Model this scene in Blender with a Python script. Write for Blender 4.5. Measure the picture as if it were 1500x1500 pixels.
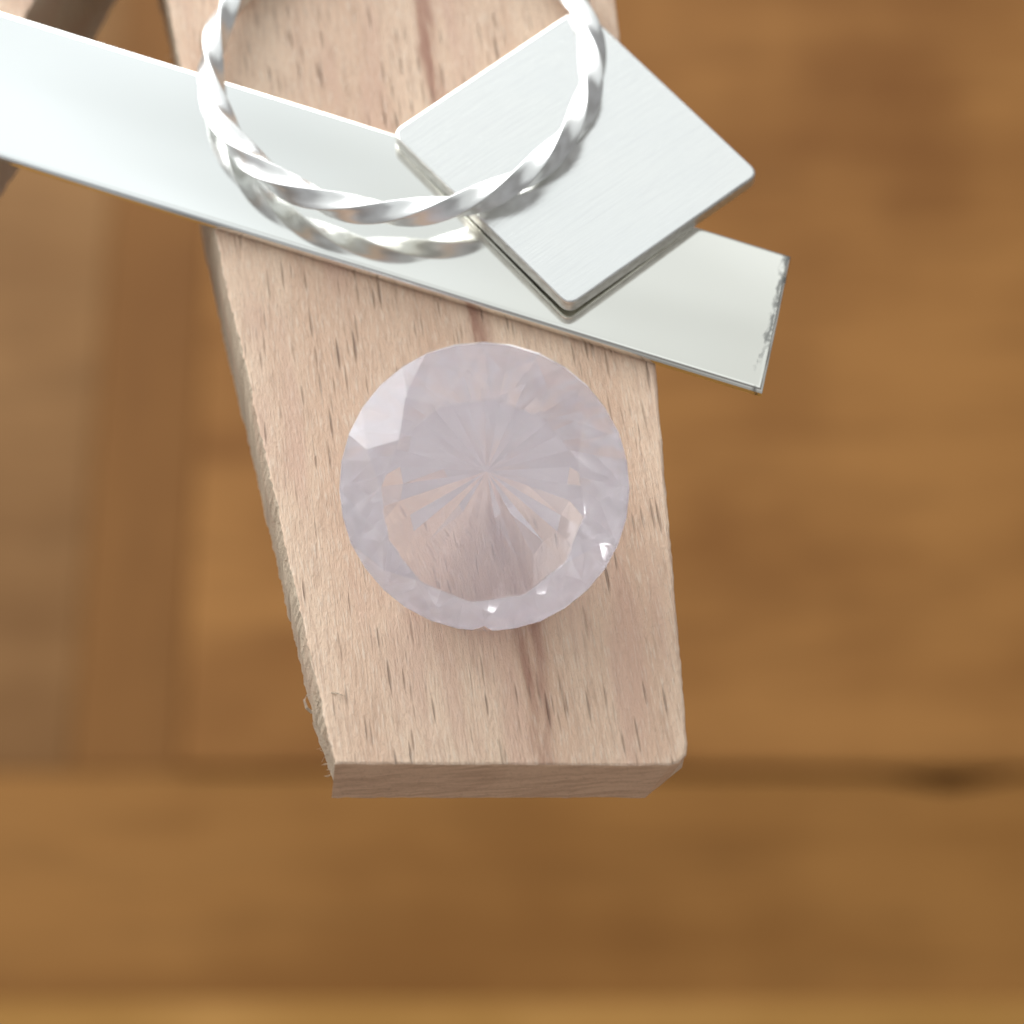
import bpy, bmesh, math, random
from mathutils import Vector, Matrix, noise
from mathutils.geometry import delaunay_2d_cdt

# one Blender unit is one millimetre: a jeweller's bench pin seen from about 12 cm
S = bpy.context.scene
COL = S.collection
for o in list(bpy.data.objects):
    bpy.data.objects.remove(o)
S.unit_settings.scale_length = 0.001
R = math.radians
rng = random.Random(7)

# ------------------------------------------------------------------ camera
TILT, DIST = R(27), 120.0
cam_d = bpy.data.cameras.new('camera')
cam = bpy.data.objects.new('camera', cam_d)
COL.objects.link(cam)
cam.location = (0, -DIST * math.sin(TILT), DIST * math.cos(TILT))
cam.rotation_euler = (TILT, 0, 0)
cam_d.sensor_width = 36
cam_d.lens = 36 * DIST / 43.0
cam_d.clip_start, cam_d.clip_end = 1, 5000
cam_d.dof.use_dof = True
cam_d.dof.focus_distance = 119.0
APERTURE = 2.3                                     # pupil diameter in mm
cam_d.dof.aperture_fstop = cam_d.lens * 1e-3 / APERTURE
S.camera = cam

# ------------------------------------------------------------------ light
W = bpy.data.worlds.new('World')
S.world = W
W.use_nodes = True
bg = W.node_tree.nodes['Background']
wn = W.node_tree.nodes
wl = W.node_tree.links
w_co = wn.new('ShaderNodeTexCoord')
w_no = wn.new('ShaderNodeTexNoise')                 # random tones for the unseen room, added to vary the stone's facets
w_no.inputs['Scale'].default_value = 2.3
w_no.inputs['Detail'].default_value = 2.5
w_ra = wn.new('ShaderNodeValToRGB')
w_ra.color_ramp.elements[0].position = 0.34
w_ra.color_ramp.elements[0].color = (0.13, 0.115, 0.105, 1)
w_ra.color_ramp.elements[1].position = 0.64
w_ra.color_ramp.elements[1].color = (0.67, 0.69, 0.71, 1)
w_mp = wn.new('ShaderNodeMapping')
w_mp.inputs['Location'].default_value = (0.0, 0.0, 0.0)
wl.new(w_co.outputs['Generated'], w_mp.inputs['Vector'])
wl.new(w_mp.outputs[0], w_no.inputs['Vector'])
wl.new(w_no.outputs[0], w_ra.inputs[0])
wl.new(w_ra.outputs[0], bg.inputs['Color'])
bg.inputs['Strength'].default_value = 0.80


def area(name, direction, dist, sx, sy, radiance, col):
    d = bpy.data.lights.new(name, 'AREA')
    d.shape = 'RECTANGLE'
    d.size, d.size_y = sx, sy
    d.energy = radiance * math.pi * sx * sy
    d.color = col
    o = bpy.data.objects.new(name, d)
    COL.objects.link(o)
    v = Vector(direction).normalized()
    o.location = v * dist
    o.rotation_euler = v.to_track_quat('Z', 'Y').to_euler()
    return o


area('ceiling_bounce_lamp', (-0.08, 0.52, 0.85), 420, 760, 760, 0.53, (0.93, 1.0, 1.0))  # unseen panel added as the white ceiling that the silver mirrors
area('window_lamp', (-0.60, 0.78, 0.25), 520, 1150, 440, 5.2, (0.97, 0.99, 1.0))

S.view_settings.view_transform = 'Standard'
S.view_settings.look = 'None'
S.view_settings.exposure = 0
S.view_settings.gamma = 1
S.view_settings.use_curve_mapping = False
S.render.engine = 'CYCLES'
S.cycles.use_denoising = True
S.cycles.max_bounces = 24
S.cycles.transmission_bounces = 20
S.cycles.glossy_bounces = 8
S.cycles.volume_bounces = 12
S.cycles.sample_clamp_indirect = 20

# ------------------------------------------------------------------ node helpers


class NT:
    def __init__(self, name):
        self.m = bpy.data.materials.new(name)
        self.m.use_nodes = True
        self.t = self.m.node_tree
        self.p = self.t.nodes['Principled BSDF']

    def n(self, kind, **kw):
        x = self.t.nodes.new(kind)
        for k, v in kw.items():
            if k in x.inputs:
                self.set(x.inputs[k], v)
            else:
                setattr(x, k, v)
        return x

    def set(self, sock, v):
        if isinstance(v, bpy.types.NodeSocket):
            self.t.links.new(v, sock)
        else:
            sock.default_value = v

    def math(self, op, a, b=0.0, c=0.0, clamp=False):
        x = self.t.nodes.new('ShaderNodeMath')
        x.operation = op
        x.use_clamp = clamp
        for i, v in enumerate((a, b, c)):
            self.set(x.inputs[i], v)
        return x.outputs[0]

    def mix(self, f, a, b, blend='MIX'):
        x = self.t.nodes.new('ShaderNodeMix')
        x.data_type = 'RGBA'
        x.blend_type = blend
        self.set(x.inputs[0], f)
        for i, v in ((6, a), (7, b)):
            if isinstance(v, tuple) and len(v) == 3:
                v = v + (1,)
            self.set(x.inputs[i], v)
        return x.outputs[2]

    def ramp(self, f, a, b, lo=0.0, hi=1.0):
        x = self.t.nodes.new('ShaderNodeMapRange')
        x.interpolation_type = 'SMOOTHSTEP'
        for i, v in enumerate((f, a, b, lo, hi)):
            self.set(x.inputs[i], v)
        return x.outputs[0]

    def coord(self, scale=(1, 1, 1), rot=(0, 0, 0), loc=(0, 0, 0)):
        c = self.t.nodes.new('ShaderNodeTexCoord')
        r = self.t.nodes.new('ShaderNodeMapping')
        r.inputs['Rotation'].default_value = rot
        self.t.links.new(c.outputs['Object'], r.inputs['Vector'])
        s = self.t.nodes.new('ShaderNodeMapping')
        s.inputs['Scale'].default_value = scale
        s.inputs['Location'].default_value = loc
        self.t.links.new(r.outputs[0], s.inputs['Vector'])
        return s.outputs[0]

    def noise(self, vec, scale=1.0, detail=3.0, rough=0.55, dist=0.0):
        x = self.t.nodes.new('ShaderNodeTexNoise')
        self.t.links.new(vec, x.inputs['Vector'])
        x.inputs['Scale'].default_value = scale
        x.inputs['Detail'].default_value = detail
        x.inputs['Roughness'].default_value = rough
        x.inputs['Distortion'].default_value = dist
        return x.outputs[0]

    def bump(self, h, strength, distance, normal=None):
        x = self.t.nodes.new('ShaderNodeBump')
        x.inputs['Strength'].default_value = strength
        x.inputs['Distance'].default_value = distance
        self.t.links.new(h, x.inputs['Height'])
        if normal is not None:
            self.t.links.new(normal, x.inputs['Normal'])
        return x.outputs[0]

    def out(self, **kw):
        for k, v in kw.items():
            s = self.p.inputs[k.replace('_', ' ')]
            if isinstance(v, tuple) and len(v) == 3:
                v = v + (1,)
            self.set(s, v)
        return self.m


GRAIN = R(-8.4)                                     # the grain leans a little off the pin's length


def flecks(t, sx, sy, cut, lo, hi, seed):
    """short dark pore dashes lying along the grain"""
    v = t.coord(scale=(sx, sy, sy), rot=(0, 0, GRAIN), loc=(seed, seed * 1.7, 0))
    x = t.t.nodes.new('ShaderNodeTexVoronoi')
    x.inputs['Randomness'].default_value = 1.0
    x.inputs['Scale'].default_value = 1.0
    t.t.links.new(v, x.inputs['Vector'])
    near = t.ramp(x.outputs['Distance'], lo, hi, 1.0, 0.0)
    sep = t.t.nodes.new('ShaderNodeSeparateColor')
    t.t.links.new(x.outputs['Color'], sep.inputs[0])
    keep = t.math('GREATER_THAN', sep.outputs[0], cut)
    weight = t.math('MULTIPLY_ADD', sep.outputs[1], 0.7, 0.3)
    return t.math('MULTIPLY', t.math('MULTIPLY', near, keep), weight)


def beech():
    t = NT('beech_wood')
    broad = t.noise(t.coord(scale=(0.34, 0.035, 0.1), rot=(0, 0, GRAIN)), 1, 3, 0.5, 0.3)
    fine = t.noise(t.coord(scale=(4.6, 0.42, 4.6), rot=(0, 0, GRAIN)), 1, 5, 0.65, 0.2)
    fibre = t.noise(t.coord(scale=(14.0, 1.2, 14.0), rot=(0, 0, GRAIN)), 1, 3, 0.6)
    speck = t.noise(t.coord(scale=(7, 3.2, 7), rot=(0, 0, GRAIN)), 1, 4, 0.75)
    col = t.mix(t.ramp(broad, 0.36, 0.66), (0.83, 0.610, 0.445), (0.73, 0.495, 0.350))
    col = t.mix(t.math('MULTIPLY', t.ramp(fine, 0.45, 0.68), 0.65), col, (0.57, 0.375, 0.265))
    col = t.mix(t.math('MULTIPLY', t.ramp(fibre, 0.50, 0.68), 0.55), col, (0.87, 0.730, 0.590))
    col = t.mix(t.math('MULTIPLY', t.ramp(speck, 0.52, 0.70), 0.42), col, (0.54, 0.375, 0.280))
    # the reddish heart streak that runs down the pin
    c = t.coord(rot=(0, 0, GRAIN))
    sx = t.t.nodes.new('ShaderNodeSeparateXYZ')
    t.t.links.new(c, sx.inputs[0])
    wob = t.noise(t.coord(scale=(0.25, 0.10, 0.2), rot=(0, 0, GRAIN), loc=(3, 9, 0)), 1, 3, 0.6)
    off = t.math('ADD', t.math('SUBTRACT', sx.outputs[0], STREAK), t.math('MULTIPLY', t.math('SUBTRACT', wob, 0.5), 2.6))
    band = t.ramp(t.math('ABSOLUTE', off), 0.10, 0.80, 1.0, 0.0)
    brk = t.ramp(t.noise(t.coord(scale=(1.3, 0.16, 1), rot=(0, 0, GRAIN), loc=(1, 4, 0)), 1, 4, 0.6), 0.30, 0.62)
    col = t.mix(t.math('MULTIPLY', t.math('MULTIPLY', band, brk), 0.85), col, (0.37, 0.175, 0.120))
    rosy = t.ramp(t.noise(t.coord(scale=(0.45, 0.08, 0.3), rot=(0, 0, GRAIN), loc=(11, 2, 0)), 1, 2, 0.5), 0.52, 0.72)
    col = t.mix(t.math('MULTIPLY', rosy, 0.45), col, (0.66, 0.405, 0.310))
    f1 = flecks(t, 4.2, 0.34, 0.72, 0.10, 0.36, 2.3)
    f2 = flecks(t, 5.0, 0.50, 0.72, 0.10, 0.36, 7.1)
    fl = t.math('MAXIMUM', f1, t.math('MULTIPLY', f2, 0.75))
    col = t.mix(t.math('MULTIPLY', fl, 0.72), col, (0.20, 0.115, 0.08))
    h = t.math('SUBTRACT', t.math('ADD', t.math('MULTIPLY', fibre, 0.55), t.math('MULTIPLY', speck, 0.6)), t.math('MULTIPLY', fl, 0.9))
    nb = t.bump(h, 0.8, 0.13)
    return t.out(Base_Color=col, Roughness=0.62, Normal=nb, Specular_IOR_Level=0.35)


STREAK = -0.35


def sawn():
    """cut faces: pale, dusty and fuzzy across the fibres"""
    t = NT('sawn_beech')
    a = t.noise(t.coord(scale=(9, 9, 12)), 1, 5, 0.75)
    b = t.noise(t.coord(scale=(0.3, 0.3, 0.5)), 1, 3, 0.6)
    col = t.mix(t.ramp(a, 0.35, 0.7), (0.68, 0.56, 0.42), (0.46, 0.35, 0.26))
    col = t.mix(t.math('MULTIPLY', t.ramp(b, 0.45, 0.65), 0.4), col, (0.55, 0.36, 0.26))
    return t.out(Base_Color=col, Roughness=0.85, Normal=t.bump(a, 0.8, 0.12), Specular_IOR_Level=0.2)


def endgrain():
    t = NT('end_grain_beech')
    a = t.noise(t.coord(scale=(0.5, 1, 5.5), rot=(0, R(9), 0)), 1, 5, 0.65, 0.4)
    b = t.noise(t.coord(scale=(7, 7, 7)), 1, 4, 0.7)
    col = t.mix(t.ramp(a, 0.40, 0.62), (0.76, 0.480, 0.310), (0.61, 0.370, 0.235))
    col = t.mix(t.math('MULTIPLY', t.ramp(b, 0.5, 0.75), 0.4), col, (0.36, 0.22, 0.145))
    return t.out(Base_Color=col, Roughness=0.75, Normal=t.bump(b, 0.5, 0.1), Specular_IOR_Level=0.25)


def silver(name, rough, brush=None, refl_and_stain=False):
    t = NT(name)
    base = (0.955, 0.950, 0.925)
    cloud = t.noise(t.coord(scale=(0.25, 0.25, 0.25)), 1, 3, 0.6)
    col = t.mix(t.ramp(cloud, 0.3, 0.75), base, (0.925, 0.925, 0.905))
    r = t.math('MULTIPLY_ADD', cloud, rough * 0.6, rough * 0.7)
    # rare dark pits
    v = t.t.nodes.new('ShaderNodeTexVoronoi')
    t.t.links.new(t.coord(scale=(0.42, 0.42, 0.42), loc=(0.3, 0.1, 0)), v.inputs['Vector'])
    v.inputs['Scale'].default_value = 1
    sep = t.t.nodes.new('ShaderNodeSeparateColor')
    t.t.links.new(v.outputs['Color'], sep.inputs[0])
    pit = t.math('MULTIPLY', t.ramp(v.outputs['Distance'], 0.012, 0.026, 1.0, 0.0), t.math('GREATER_THAN', sep.outputs[0], 0.72))
    col = t.mix(t.math('MULTIPLY', pit, 0.8), col, (0.16, 0.15, 0.14))
    nrm = None
    if brush is not None:
        g = t.noise(t.coord(scale=(0.30, 8.0, 8.0), rot=(0, 0, brush)), 1, 4, 0.7)
        nrm = t.bump(g, 0.30, 0.03)
        col = t.mix(t.math('MULTIPLY', t.ramp(g, 0.45, 0.75), 0.5), col, (0.86, 0.86, 0.85))
    if refl_and_stain:
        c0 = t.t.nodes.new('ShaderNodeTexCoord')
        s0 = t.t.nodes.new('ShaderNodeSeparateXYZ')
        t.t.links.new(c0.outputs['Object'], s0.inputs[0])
        refl_tone = t.math('ADD', s0.outputs[0], t.math('MULTIPLY', t.math('SUBTRACT', cloud, 0.5), 8.0))
        col = t.mix(t.ramp(refl_tone, -14, 24), (0.950, 0.965, 0.950), (0.890, 0.870, 0.800))  # painted reflection: cool white passing to cream towards the cut end
        col = t.mix(t.math('MULTIPLY', pit, 0.8), col, (0.16, 0.15, 0.14))
        c = t.t.nodes.new('ShaderNodeTexCoord')
        s = t.t.nodes.new('ShaderNodeSeparateXYZ')
        t.t.links.new(c.outputs['Object'], s.inputs[0])
        edge = t.math('SUBTRACT', t.math('MULTIPLY_ADD', s.outputs[1], -0.105, 22.08), s.outputs[0])         # distance from the cut end
        wob = t.noise(t.coord(scale=(1.6, 1.0, 1)), 1, 4, 0.62)
        e2 = t.math('ADD', edge, t.math('MULTIPLY', t.math('SUBTRACT', wob, 0.5), 0.9))
        line = t.math('MULTIPLY', t.ramp(e2, 0.08, 0.18), t.ramp(e2, 0.24, 0.38, 1.0, 0.0))
        brk = t.ramp(t.noise(t.coord(scale=(1.2, 0.8, 1), loc=(5, 5, 0)), 1, 3, 0.6), 0.40, 0.56)
        st = t.math('MULTIPLY', t.math('MULTIPLY', line, brk), 0.85)
        col = t.mix(st, col, (0.20, 0.20, 0.19))
        r = t.math('ADD', r, t.math('MULTIPLY', st, 0.4))
    kw = dict(Base_Color=col, Metallic=1.0, Roughness=r)
    if nrm is not None:
        kw['Normal'] = nrm
    return t.out(**kw)


def filed_edge():
    t = NT('filed_silver_edge')
    g = t.noise(t.coord(scale=(2, 2, 9)), 1, 4, 0.7)
    col = t.mix(t.ramp(g, 0.35, 0.7), (0.78, 0.76, 0.71), (0.52, 0.49, 0.44))
    return t.out(Base_Color=col, Metallic=1.0, Roughness=0.42, Normal=t.bump(g, 0.3, 0.04))


def quartz():
    t = NT('rose_quartz')
    m = t.out(Base_Color=(0.993, 0.978, 0.994), Roughness=0.045, IOR=1.544, Transmission_Weight=1.0)
    v = t.t.nodes.new('ShaderNodeVolumeScatter')
    v.inputs['Color'].default_value = (0.992, 0.962, 1.0, 1)
    v.inputs['Density'].default_value = 0.095
    v.inputs['Anisotropy'].default_value = 0.2
    milk = t.n('ShaderNodeBsdfTranslucent', Color=(0.970, 0.930, 0.985, 1))
    haze = t.n('ShaderNodeBsdfDiffuse', Color=(0.970, 0.930, 0.985, 1))
    both = t.n('ShaderNodeMixShader', Fac=0.55)
    t.t.links.new(milk.outputs[0], both.inputs[1])
    t.t.links.new(haze.outputs[0], both.inputs[2])
    body = t.n('ShaderNodeMixShader', Fac=0.10)          # the stone's own milkiness
    t.t.links.new(t.p.outputs[0], body.inputs[1])
    t.t.links.new(both.outputs[0], body.inputs[2])
    t.t.links.new(body.outputs[0], t.t.nodes['Material Output'].inputs['Surface'])
    k = t.t.nodes.new('ShaderNodeVolumeAbsorption')
    k.inputs['Color'].default_value = (0.84, 0.58, 0.78, 1)
    k.inputs['Density'].default_value = 0.018
    a = t.t.nodes.new('ShaderNodeAddShader')
    t.t.links.new(v.outputs[0], a.inputs[0])
    t.t.links.new(k.outputs[0], a.inputs[1])
    t.t.links.new(a.outputs[0], t.t.nodes['Material Output'].inputs['Volume'])
    return m


def plank_mat(name, a, b, along_x=True, seed=0.0):
    t = NT(name)
    sc = (0.008, 0.06, 0.06) if along_x else (0.06, 0.008, 0.06)
    n1 = t.noise(t.coord(scale=sc, loc=(seed, seed * 0.7, 0)), 1, 4, 0.6, 0.6)
    n2 = t.noise(t.coord(scale=(0.022, 0.022, 0.02), loc=(seed * 2, 3, 0)), 1, 3, 0.55)
    n3 = t.noise(t.coord(scale=tuple(6 * k for k in sc), loc=(seed, 1, 0)), 1, 3, 0.6)
    f = t.math('ADD', t.math('MULTIPLY', n1, 0.45), t.math('MULTIPLY', n2, 0.55))
    col = t.mix(t.ramp(f, 0.38, 0.62), a, b)
    col = t.mix(t.math('MULTIPLY', t.ramp(n3, 0.5, 0.75), 0.25), col, tuple(0.5 * k for k in a))
    return t.out(Base_Color=col, Roughness=0.6, Specular_IOR_Level=0.12)


# ------------------------------------------------------------------ mesh helpers
def link(name, bm, mats, parent=None, smooth=False):
    bmesh.ops.recalc_face_normals(bm, faces=bm.faces)
    me = bpy.data.meshes.new(name)
    bm.to_mesh(me)
    bm.free()
    for m in (mats if isinstance(mats, (list, tuple)) else [mats]):
        me.materials.append(m)
    for p in me.polygons:
        p.use_smooth = smooth
    o = bpy.data.objects.new(name, me)
    COL.objects.link(o)
    o.parent = parent
    return o


def tag(o, label, cat, kind=None):
    o['label'] = label
    o['category'] = cat
    if kind:
        o['kind'] = kind


# ------------------------------------------------------------------ floor far below, out of focus
FZ = -220.0
under = bmesh.new()
bmesh.ops.create_cube(under, size=1, matrix=Matrix.Translation((0, 80, FZ - 20)) @ Matrix.Diagonal((660, 480, 12, 1)))
floor = link('floor', under, plank_mat('floor_shadow_gap', (0.05, 0.03, 0.015), (0.07, 0.04, 0.02)))
floor['kind'] = 'structure'
tag(floor, 'blurred brown wooden boards far below the bench pin', 'floor')


def plank(x0, x1, y0, y1, mat, dz=0.0, notch=None, along_x=True):
    """a board with softened arrises; notch = (x, half width, depth) worn out of its far edge"""
    bm = bmesh.new()
    far = []
    if notch:
        n = 160
        for i in range(n + 1):
            x = x1 + (x0 - x1) * i / n
            q = (x - notch[0]) / notch[1]
            far.append((x, y1 - notch[2] * math.exp(-q * q * 2) - 0.42 / (1 + math.exp(-(x - 6) / 6))))
    else:
        far = [(x1, y1), (x0, y1)]
    out = [(x0, y0), (x1, y0)] + far
    cx, cy = (x0 + x1) / 2, (y0 + y1) / 2
    rows = []
    for ins, z in ((0.5, 0.0), (0.14, -0.14), (0, -0.5), (0, -14)):
        rows.append([bm.verts.new((x + (ins if x < cx else -ins) * (abs(x - cx) > abs(x1 - x0) * 0.499),
                                   y + (ins if y < cy else -ins), FZ + dz + z)) for x, y in out])
    for a, b in zip(rows, rows[1:]):
        for i in range(len(out)):
            j = (i + 1) % len(out)
            bm.faces.new((a[i], a[j], b[j], b[i]))
    bm.faces.new(rows[0])
    bm.faces.new(rows[-1][::-1])
    return link('plank', bm, mat, floor)


# ------------------------------------------------------------------ bench pin
def poly_noise(x, y, k, s):
    return noise.noise(Vector((x * k, y * k, s)))


def dense(a, b, step):
    n = max(1, int((Vector(b) - Vector(a)).length / step))
    return [tuple(Vector(a).lerp(Vector(b), i / n)) for i in range(n)]


BEECH, SAWN, ENDG = beech(), sawn(), endgrain()


def bench_pin():
    # outline on the worked face, counter-clockwise from the near left corner; (x, y, material of the side below)
    k = {
        'near_left': (-7.13, -11.39), 'near_right': (6.30, -11.46), 'corner_a': (6.72, -11.32), 'corner_b': (7.00, -10.98),
        'corner_c': (7.08, -10.45), 'right_1': (6.19, 7.27), 'right_2': (4.87, 25.39), 'body_r': (1.6, 62.0),
        'body_br': (1.2, 95.0), 'body_bl': (-62.0, 95.0), 'body_l': (-62.0, 62.0), 'left_out': (-48.0, -11.4),
        'left_in': (-37.5, -11.4), 'left_mid': (-22.9, 24.0), 'slot_1': (-19.0, 36.0), 'slot_2': (-18.4, 36.0),
        'slot_r': (-15.93, 26.55), 'slot_m': (-12.92, 12.82),
    }
    order = ['near_left', 'near_right', 'corner_a', 'corner_b', 'corner_c', 'right_1', 'right_2', 'body_r', 'body_br', 'body_bl',
             'body_l', 'left_out', 'left_in', 'left_mid', 'slot_1', 'slot_2', 'slot_r', 'slot_m']
    rough = {'slot_r': (0.12, 1), 'slot_m': (0.12, 1), 'slot_2': (0.08, 1), 'left_in': (0.12, 1), 'left_mid': (0.12, 1), 'slot_1': (0.05, 1),
             'near_left': (0.05, 2), 'near_right': (0.02, 2), 'corner_a': (0.02, 2), 'corner_b': (0.03, 0), 'corner_c': (0.05, 0), 'right_1': (0.04, 0)}
    pts = []                                        # x, y, material, jitter
    for i, n in enumerate(order):
        a, b = k[n], k[order[(i + 1) % len(order)]]
        jit, mat = rough.get(n, (0.0, 0))
        step = 0.16 if jit > 0.1 else 0.3
        if n in ('corner_a', 'corner_b'):
            step = 0.2
        if n in ('body_r', 'body_br', 'body_bl', 'body_l', 'left_out'):
            step = 40
        for p in dense(a, b, step):
            pts.append((p[0], p[1], mat, jit))
    N = len(pts)
    nor = []
    for i in range(N):
        a, b = Vector(pts[i - 1][:2]), Vector(pts[(i + 1) % N][:2])
        d = (b - a).normalized()
        nor.append(Vector((d.y, -d.x)))

    def thick(y):                                   # the pin is a wedge: thin at its tip
        return 2.8 + max(0.0, (y + 11.4)) * 0.140

    near = [i for i, p in enumerate(pts) if p[2] == 2]
    corner = [i for i, p in enumerate(pts) if p[0] > 6.29 and p[1] < -10.40]

    def lower(i, x, y, f):
        """where the outline point has moved to at the share f of the thickness"""
        if i in corner:                              # the near right corner is cut away underneath
            c = (i - corner[0]) / (len(corner) - 1)
            e = Vector((5.46, -11.72)).lerp(Vector((7.02, -10.35)), c)
            return Vector((x, y)).lerp(e, f)
        if i in near:
            e = Vector((-7.40 + (x + 7.13) / 13.43 * (5.46 + 7.40), -11.72))
            return Vector((x, y)).lerp(e, f)
        return Vector((x, y))

    bm = bmesh.new()
    rows = []
    for lev, (ins, f) in enumerate(((0.13, 0.0), (0.04, 0.0), (0.0, 0.0), (0.0, 0.30), (0.0, 1.0))):
        row = []
        for i, (x, y, mat, jit) in enumerate(pts):
            T = thick(y)
            n1 = 0.5 * poly_noise(x, y, 0.9, 1.0 + lev * 0.2) + 0.6 * poly_noise(x, y, 4.1, 4.0 + lev * 0.7) + 0.5 * poly_noise(x, y, 9.0, 2.0 + lev)
            q = lower(i, x, y, f) + nor[i] * (jit * n1 * (0.7 if lev == 0 else 1.0) - ins)
            z = (0.0, -0.04, -0.13)[lev] if lev < 3 else -0.13 - (T - 0.13) * f
            if mat == 1 and -18.2 < x < -6.9 and lev >= 3:      # the saw leaned: the slot flares out below
                w = max(0.0, min(1.0, (30 - y) / 8)) * max(0.0, min(1.0, (y + 11.6) / 2.5))
                if lev == 3:
                    z = max(z, -1.1)
                    q += nor[i] * (0.27 - 0.004 * (y + 11)) * w
                else:
                    q += nor[i] * (0.32 + 0.006 * (y + 11)) * w
            row.append(bm.verts.new((q.x, q.y, z)))
        rows.append(row)
    for a, b in zip(rows, rows[1:]):
        for i in range(N):
            j = (i + 1) % N
            f = bm.faces.new((a[i], a[j], b[j], b[i]))
            f.material_index = pts[i][2] if a is not rows[0] else 0
    for row in (rows[0], rows[-1]):                 # cap the concave outline, slot left open
        flat = [v.co.xy for v in row]
        res = delaunay_2d_cdt(flat, [], [list(range(N))], 1, 1e-6)
        for tri in res[2]:
            ids = [res[3][v][0] for v in tri]
            if len(set(ids)) == 3:
                bm.faces.new([row[v] for v in ids])
    o = link('bench_pin', bm, [BEECH, SAWN, ENDG])
    tag(o, 'pale beech bench pin with dark pore flecks and a sawn V slot, carrying the jewellery', 'bench pin')
    return o


pin = bench_pin()


def tube(bm, pts, rad):
    """a thin tapered fibre along pts"""
    rings = []
    for i, p in enumerate(pts):
        r = rad * (1 - 0.75 * i / (len(pts) - 1))
        d = (Vector(pts[min(i + 1, len(pts) - 1)]) - Vector(pts[max(i - 1, 0)])).normalized()
        u = d.orthogonal().normalized()
        v = d.cross(u)
        rings.append([bm.verts.new(Vector(p) + (u * math.cos(a) + v * math.sin(a)) * r) for a in (0, 2.094, 4.189)])
    for a, b in zip(rings, rings[1:]):
        for i in range(3):
            bm.faces.new((a[i], a[(i + 1) % 3], b[(i + 1) % 3], b[i]))
    bm.faces.new(rings[0][::-1])
    bm.faces.new(rings[-1])


def fibres():
    bm = bmesh.new()
    L0, L1 = Vector((-7.2, -11.3)), Vector((-15.9, 26.5))
    d = (L1 - L0).normalized()
    nrm = Vector((-d.y, d.x))
    for _ in range(230):
        s = rng.random() ** 1.2
        p = L0.lerp(L1, s)
        z = -0.1 - rng.random() * 1.6
        p = p + nrm * (0.02 + 0.1 * abs(z))
        ln = rng.uniform(0.10, 0.34) * (1.6 if rng.random() < 0.12 else 1)
        dr = (nrm * rng.uniform(0.35, 1) + d * rng.uniform(-1, 0.8)).normalized()
        q = [Vector((p.x, p.y, z))]
        bend = rng.uniform(-0.8, 0.8)
        for i in range(4):
            w = Matrix.Rotation(bend * i * 0.45, 2) @ dr
            q.append(q[-1] + Vector((w.x, w.y, rng.uniform(-0.2, 0.3))) * ln / 4)
        tube(bm, q, rng.uniform(0.012, 0.028))
    R0, R1 = Vector((7.05, -10.4)), Vector((4.9, 25.0))
    for _ in range(40):
        p = R0.lerp(R1, rng.random())
        q = [Vector((p.x - 0.03, p.y, -0.12))]
        for i in range(3):
            q.append(q[-1] + Vector((rng.uniform(0.01, 0.06), rng.uniform(-0.06, 0.06), rng.uniform(-0.03, 0.05))))
        tube(bm, q, 0.016)
    o = link('wood_fibres', bm, SAWN, pin)
    o['kind'] = 'stuff'


fibres()


def splinter(points, r):
    bm = bmesh.new()
    tube(bm, [Vector(p) for p in points], r)
    return link('splinter', bm, SAWN, pin)


splinter([(-8.12, -8.9, -0.5), (-8.36, -8.75, -0.4), (-8.46, -8.45, -0.3), (-8.36, -8.25, -0.25), (-8.19, -8.28, -0.25)], 0.09)
splinter([(-7.62, -10.25, -0.5), (-7.82, -9.95, -0.4), (-7.99, -9.65, -0.3), (-8.07, -9.45, -0.2)], 0.11)
splinter([(-7.35, -8.25, 0.0), (-7.15, -8.30, 0.08), (-6.95, -8.38, 0.09), (-6.75, -8.42, 0.03)], 0.04)

# ------------------------------------------------------------------ flat silver stock
STRIP_T, STRIP_L = 0.70, 22.0


def slab(name, poly, thick, mats, bevel, segs=3, round_corner=0.0, filed=None):
    """a flat piece with its plan outline in local x, y and its underside on z = 0"""
    out = []
    n = len(poly)
    for i in range(n):
        p, a, b = Vector(poly[i]), Vector(poly[i - 1]), Vector(poly[(i + 1) % n])
        if round_corner <= 0:
            out.append(p)
            continue
        da, db = (a - p).normalized(), (b - p).normalized()
        for j in range(7):
            s = j / 6
            e0, e1 = p + da * round_corner, p + db * round_corner
            out.append(e0.lerp(p, s).lerp(p.lerp(e1, s), s))
    N = len(out)
    cen = sum(out, Vector((0, 0))) / N
    nor = []
    for i in range(N):
        e1 = (out[i] - out[i - 1]).normalized()
        e2 = (out[(i + 1) % N] - out[i]).normalized()
        m = (Vector((e1.y, -e1.x)) + Vector((e2.y, -e2.x)))
        m.normalize()
        c = max(0.4, m.dot(Vector((e1.y, -e1.x))))
        nor.append(m / c)
    prof = [(bevel * (1 - math.cos(a)) if False else bevel * (1 - math.sin(a)), thick - bevel * (1 - math.cos(a)))
            for a in [i * math.pi / 2 / segs for i in range(segs + 1)]]
    prof += [(x, thick - z) for x, z in prof[::-1]]
    bm = bmesh.new()
    rows = [[bm.verts.new((out[i].x - nor[i].x * ins, out[i].y - nor[i].y * ins, z)) for i in range(N)] for ins, z in prof]
    for a, b in zip(rows, rows[1:]):
        for i in range(N):
            j = (i + 1) % N
            f = bm.faces.new((a[i], a[j], b[j], b[i]))
            f.smooth = True
    bm.faces.new(rows[0])
    bm.faces.new(rows[-1][::-1])
    o = link(name, bm, [mats] + ([filed] if filed else []))
    for p in o.data.polygons:
        if filed and abs(p.normal.z) < 0.80:
            p.material_index = 1
        p.use_smooth = len(p.vertices) == 4
    return o


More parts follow.
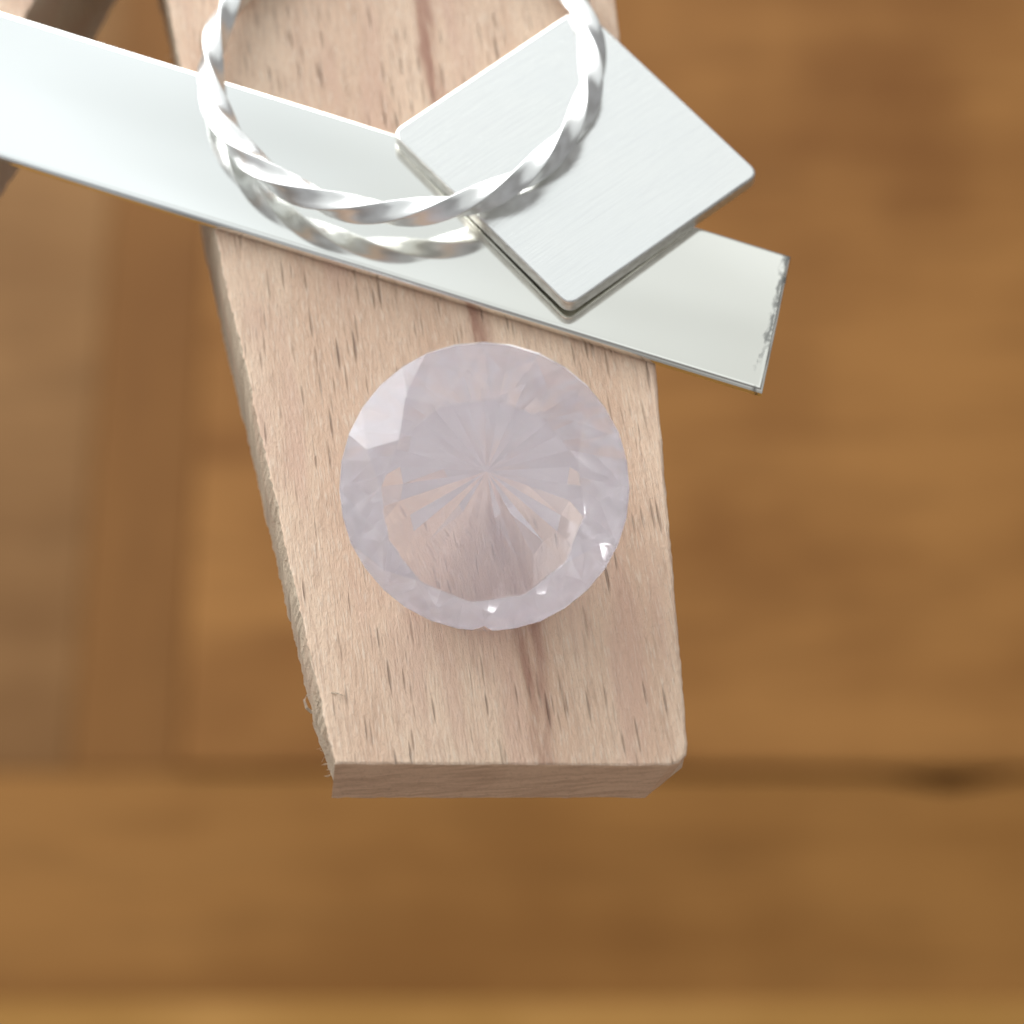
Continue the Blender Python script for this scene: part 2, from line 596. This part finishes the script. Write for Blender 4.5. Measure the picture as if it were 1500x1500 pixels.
strip_dir = Vector((0.9393, -0.3430))
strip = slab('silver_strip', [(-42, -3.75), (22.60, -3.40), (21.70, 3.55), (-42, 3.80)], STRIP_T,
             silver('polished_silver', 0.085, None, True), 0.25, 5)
# local x runs along the strip; its cut end is at x = 22
STRIP_ANG = math.atan2(strip_dir.y, strip_dir.x)
strip.rotation_euler = (0, 0, STRIP_ANG)
end_mid = Vector((11.28, 8.82))
c0 = end_mid - strip_dir * 22.0
strip.location = (c0.x, c0.y, 0.006)
tag(strip, 'long polished silver strip lying across the bench pin under the square plate', 'silver strip')

PLATE_T = 0.76
plate_x = Vector((7.55, -8.95)).normalized()
plate = slab('silver_plate', [(-6.05, -5.58), (6.05, -5.58), (6.05, 5.58), (-6.20, 5.70)], PLATE_T,
             silver('brushed_silver', 0.15, R(90)), 0.13, 4, 0.58, filed_edge())
slope = 0.058                                       # rests on the strip's far edge, its far corner down on the wood
nback = Vector((0.343, 0.939))
up = Vector((nback.x * slope, nback.y * slope, 1)).normalized()
ax = Vector((plate_x.x, plate_x.y, 0))
ax = (ax - up * ax.dot(up)).normalized()
ay = up.cross(ax)
pc = Vector((2.78, 17.15))
pz = STRIP_T + 0.012 - slope * (pc - Vector((11.98, 12.18))).dot(nback)
M = Matrix((ax, ay, up)).transposed().to_4x4()
plate.matrix_world = Matrix.Translation((pc.x, pc.y, pz)) @ M
tag(plate, 'square brushed silver plate with rounded corners leaning on the polished strip', 'silver plate')

# ------------------------------------------------------------------ twisted ring
def ring():
    Rm, a, turns, steps = 8.62, 0.455, 4.5, 520
    cr = 0.055
    sec = []
    for q in range(4):
        base = math.pi / 4 + q * math.pi / 2
        cx, cy = math.copysign(a - cr, math.cos(base)), math.copysign(a - cr, math.sin(base))
        for j in (-1, 0, 1):
            t = base + j * math.pi / 4
            sec.append((cx + cr * math.cos(t), cy + cr * math.sin(t)))
        t = base + math.pi / 4
        nx = base + math.pi / 2
        ex, ey = math.copysign(a - cr, math.cos(nx)), math.copysign(a - cr, math.sin(nx))
        p0 = (cx + cr * math.cos(t), cy + cr * math.sin(t))
        p1 = (ex + cr * math.cos(t), ey + cr * math.sin(t))
        for s in (0.25, 0.5, 0.75):
            dip = 0.02 * math.sin(math.pi * s)
            sec.append((p0[0] + (p1[0] - p0[0]) * s - math.cos(t) * dip, p0[1] + (p1[1] - p0[1]) * s - math.sin(t) * dip))
    bm = bmesh.new()
    rows = []
    for i in range(steps):
        th = 2 * math.pi * i / steps
        ph = RING_PHASE + turns * th
        row = []
        for x, y in sec:
            rx, rz = x * math.cos(ph) - y * math.sin(ph), x * math.sin(ph) + y * math.cos(ph)
            r = Rm + rx
            row.append(bm.verts.new((r * math.cos(th), r * math.sin(th) * 1.03, rz)))
        rows.append(row)
    n = len(sec)
    for i in range(steps):
        A, B = rows[i], rows[(i + 1) % steps]
        for j in range(n):
            k = (j + 1) % n
            h = n // 2 if i == steps - 1 else 0      # four and a half turns: the seam meets half a turn round
            bm.faces.new((A[j], A[k], B[(k + h) % n], B[(j + h) % n]))
    t = NT('satin_silver')
    g = t.noise(t.coord(scale=(0.7, 0.7, 0.7)), 1, 3, 0.5)
    m = t.out(Base_Color=t.mix(t.ramp(g, 0.35, 0.7), (0.86, 0.855, 0.84), (0.74, 0.73, 0.71)), Metallic=1.0, Roughness=t.math('MULTIPLY_ADD', g, 0.08, 0.31))
    o = link('twisted_ring', bm, m, None, True)
    n3 = Vector((-0.0083, 0.118, 1)).normalized()
    o.rotation_euler = n3.to_track_quat('Z', 'Y').to_euler()
    o.rotation_euler = Matrix.Rotation(0, 3, 'Z').to_euler()
    ex = Vector((1, 0, 0))
    ex = (ex - n3 * ex.dot(n3)).normalized()
    ey = n3.cross(ex)
    o.matrix_world = Matrix.Translation((-4.96, 22.15, 1.36)) @ Matrix((ex, ey, n3)).transposed().to_4x4()
    tag(o, 'twisted square silver wire ring resting on the square plate and the strip', 'ring')
    return o


RING_PHASE = R(25)
ring()

# ------------------------------------------------------------------ faceted stone
RIDGE = 0.105


def gem():
    n = 12
    Rg, rt, hc, gth = 5.88, 4.12, 1.9, 0.12
    lean = R(43)
    depth = Rg * 1.03 * math.tan(R(41.5)) - gth * 0.5
    bm = bmesh.new()
    P = []
    for i in range(n):
        a = 2 * math.pi * i / n + math.pi / n
        P.append((rt * math.cos(a), rt * math.sin(a), hc))                     # table corners
        b = a + math.pi / n
        P.append((5.02 * math.cos(b), 5.02 * math.sin(b), hc * 0.60))         # where star, bezel and girdle facets meet
    g = 32
    for i in range(g):
        a = 2 * math.pi * i / g + math.pi / n
        P.append((Rg * math.cos(a), Rg * math.sin(a), gth))
        P.append((Rg * math.cos(a), Rg * math.sin(a), -gth))
    P.append((0, 0, -depth))
    vs = []
    for x, y, z in P:
        if abs(z) > gth and abs(z - hc) > 0.01 and abs(x) + abs(y) > 0.01:      # hand-cut: facet meets wander a little
            x, y, z = (k + rng.uniform(-0.02, 0.02) for k in (x, y, z))
        a = R(6.5)
        x, y = x * math.cos(a) - y * math.sin(a), x * math.sin(a) + y * math.cos(a)
        vs.append(bm.verts.new((x, y * 1.03, z)))
    bmesh.ops.convex_hull(bm, input=vs)
    loose = [v for v in bm.verts if not v.link_faces]
    bmesh.ops.delete(bm, geom=loose, context='VERTS')
    bmesh.ops.dissolve_limit(bm, angle_limit=R(0.6), verts=bm.verts, edges=bm.edges)
    # the pavilion: facets fanning out from the culet, every second meet line sunk a little
    low = sorted([v for v in bm.verts if abs(v.co.z + gth) < 1e-4], key=lambda v: math.atan2(v.co.y, v.co.x))
    bmesh.ops.delete(bm, geom=[f for f in bm.faces if all(v.co.z < -gth + 1e-4 for v in f.verts)], context='FACES')
    bmesh.ops.delete(bm, geom=[v for v in bm.verts if v.co.z < -gth - 1e-3], context='VERTS')
    prev = low
    K = len(low)
    for share, amp in ((0.86, 0.0), (0.60, 0.5), (0.30, 1.0), (0.05, 1.0)):
        row = []
        for i, v in enumerate(low):
            sink = (1 - RIDGE * amp * (1 if i % 2 else 0)) * (1 + rng.uniform(-0.004, 0.004) * amp)
            row.append(bm.verts.new((v.co.x * share * sink, v.co.y * share * sink, -gth - (depth - gth) * (1 - share) * (1.0 + 0.03 * math.sin(math.pi * share)))))
        for i in range(K):
            j = (i + 1) % K
            if i % 2:
                bm.faces.new((prev[i], prev[j], row[j]))
                bm.faces.new((prev[i], row[j], row[i]))
            else:
                bm.faces.new((prev[i], prev[j], row[i]))
                bm.faces.new((prev[j], row[j], row[i]))
        prev = row
    tip = bm.verts.new((0, 0, -depth))
    for i in range(K):
        bm.faces.new((prev[i], prev[(i + 1) % K], tip))
    sharp = [e for e in bm.edges if len(e.link_faces) == 2 and e.calc_face_angle() > R(3) and e.calc_length() > 0.12 and max(v.co.z for v in e.verts) > gth + 0.01]
    bmesh.ops.bevel(bm, geom=sharp, offset=0.03, segments=1, affect='EDGES', clamp_overlap=True)
    o = link('gemstone', bm, quartz())
    o.rotation_euler = (lean, R(-2.0), 0)
    c = Vector((-1.12, -5.50, 0.06)) + Vector((0, math.cos(lean), math.sin(lean))) * Rg * 1.03
    o.location = c
    tag(o, 'round faceted milky pink quartz tipped over on the near end of the bench pin', 'gemstone')
    return o


gem()

# ------------------------------------------------------------------ floor boards
MA = plank_mat('floor_board_tan', (0.140, 0.053, 0.0105), (0.265, 0.120, 0.032), True, 0.0)
MB = plank_mat('floor_board_brown', (0.125, 0.049, 0.010), (0.170, 0.072, 0.017), False, 4.0)
MD = plank_mat('floor_board_golden', (0.27, 0.132, 0.030), (0.36, 0.185, 0.052), True, 8.0)
ME = plank_mat('floor_board_amber', (0.165, 0.068, 0.0135), (0.235, 0.106, 0.026), True, 5.0)
MC = plank_mat('floor_board_pale', (0.140, 0.064, 0.019), (0.215, 0.108, 0.038), True, 8.0)


plank(-40.8, 330, 76.7, 320, MA)
plank(-330, 330, 47.4, 76.6, ME, -0.6, (53.5, 8, 1.7))
plank(-330, 330, -160, 47.3, MD, 0.5)
plank(-54.4, -40.9, 76.7, 320, MB, -0.8)
plank(-330, -54.42, 76.7, 320, MC, -1.0)
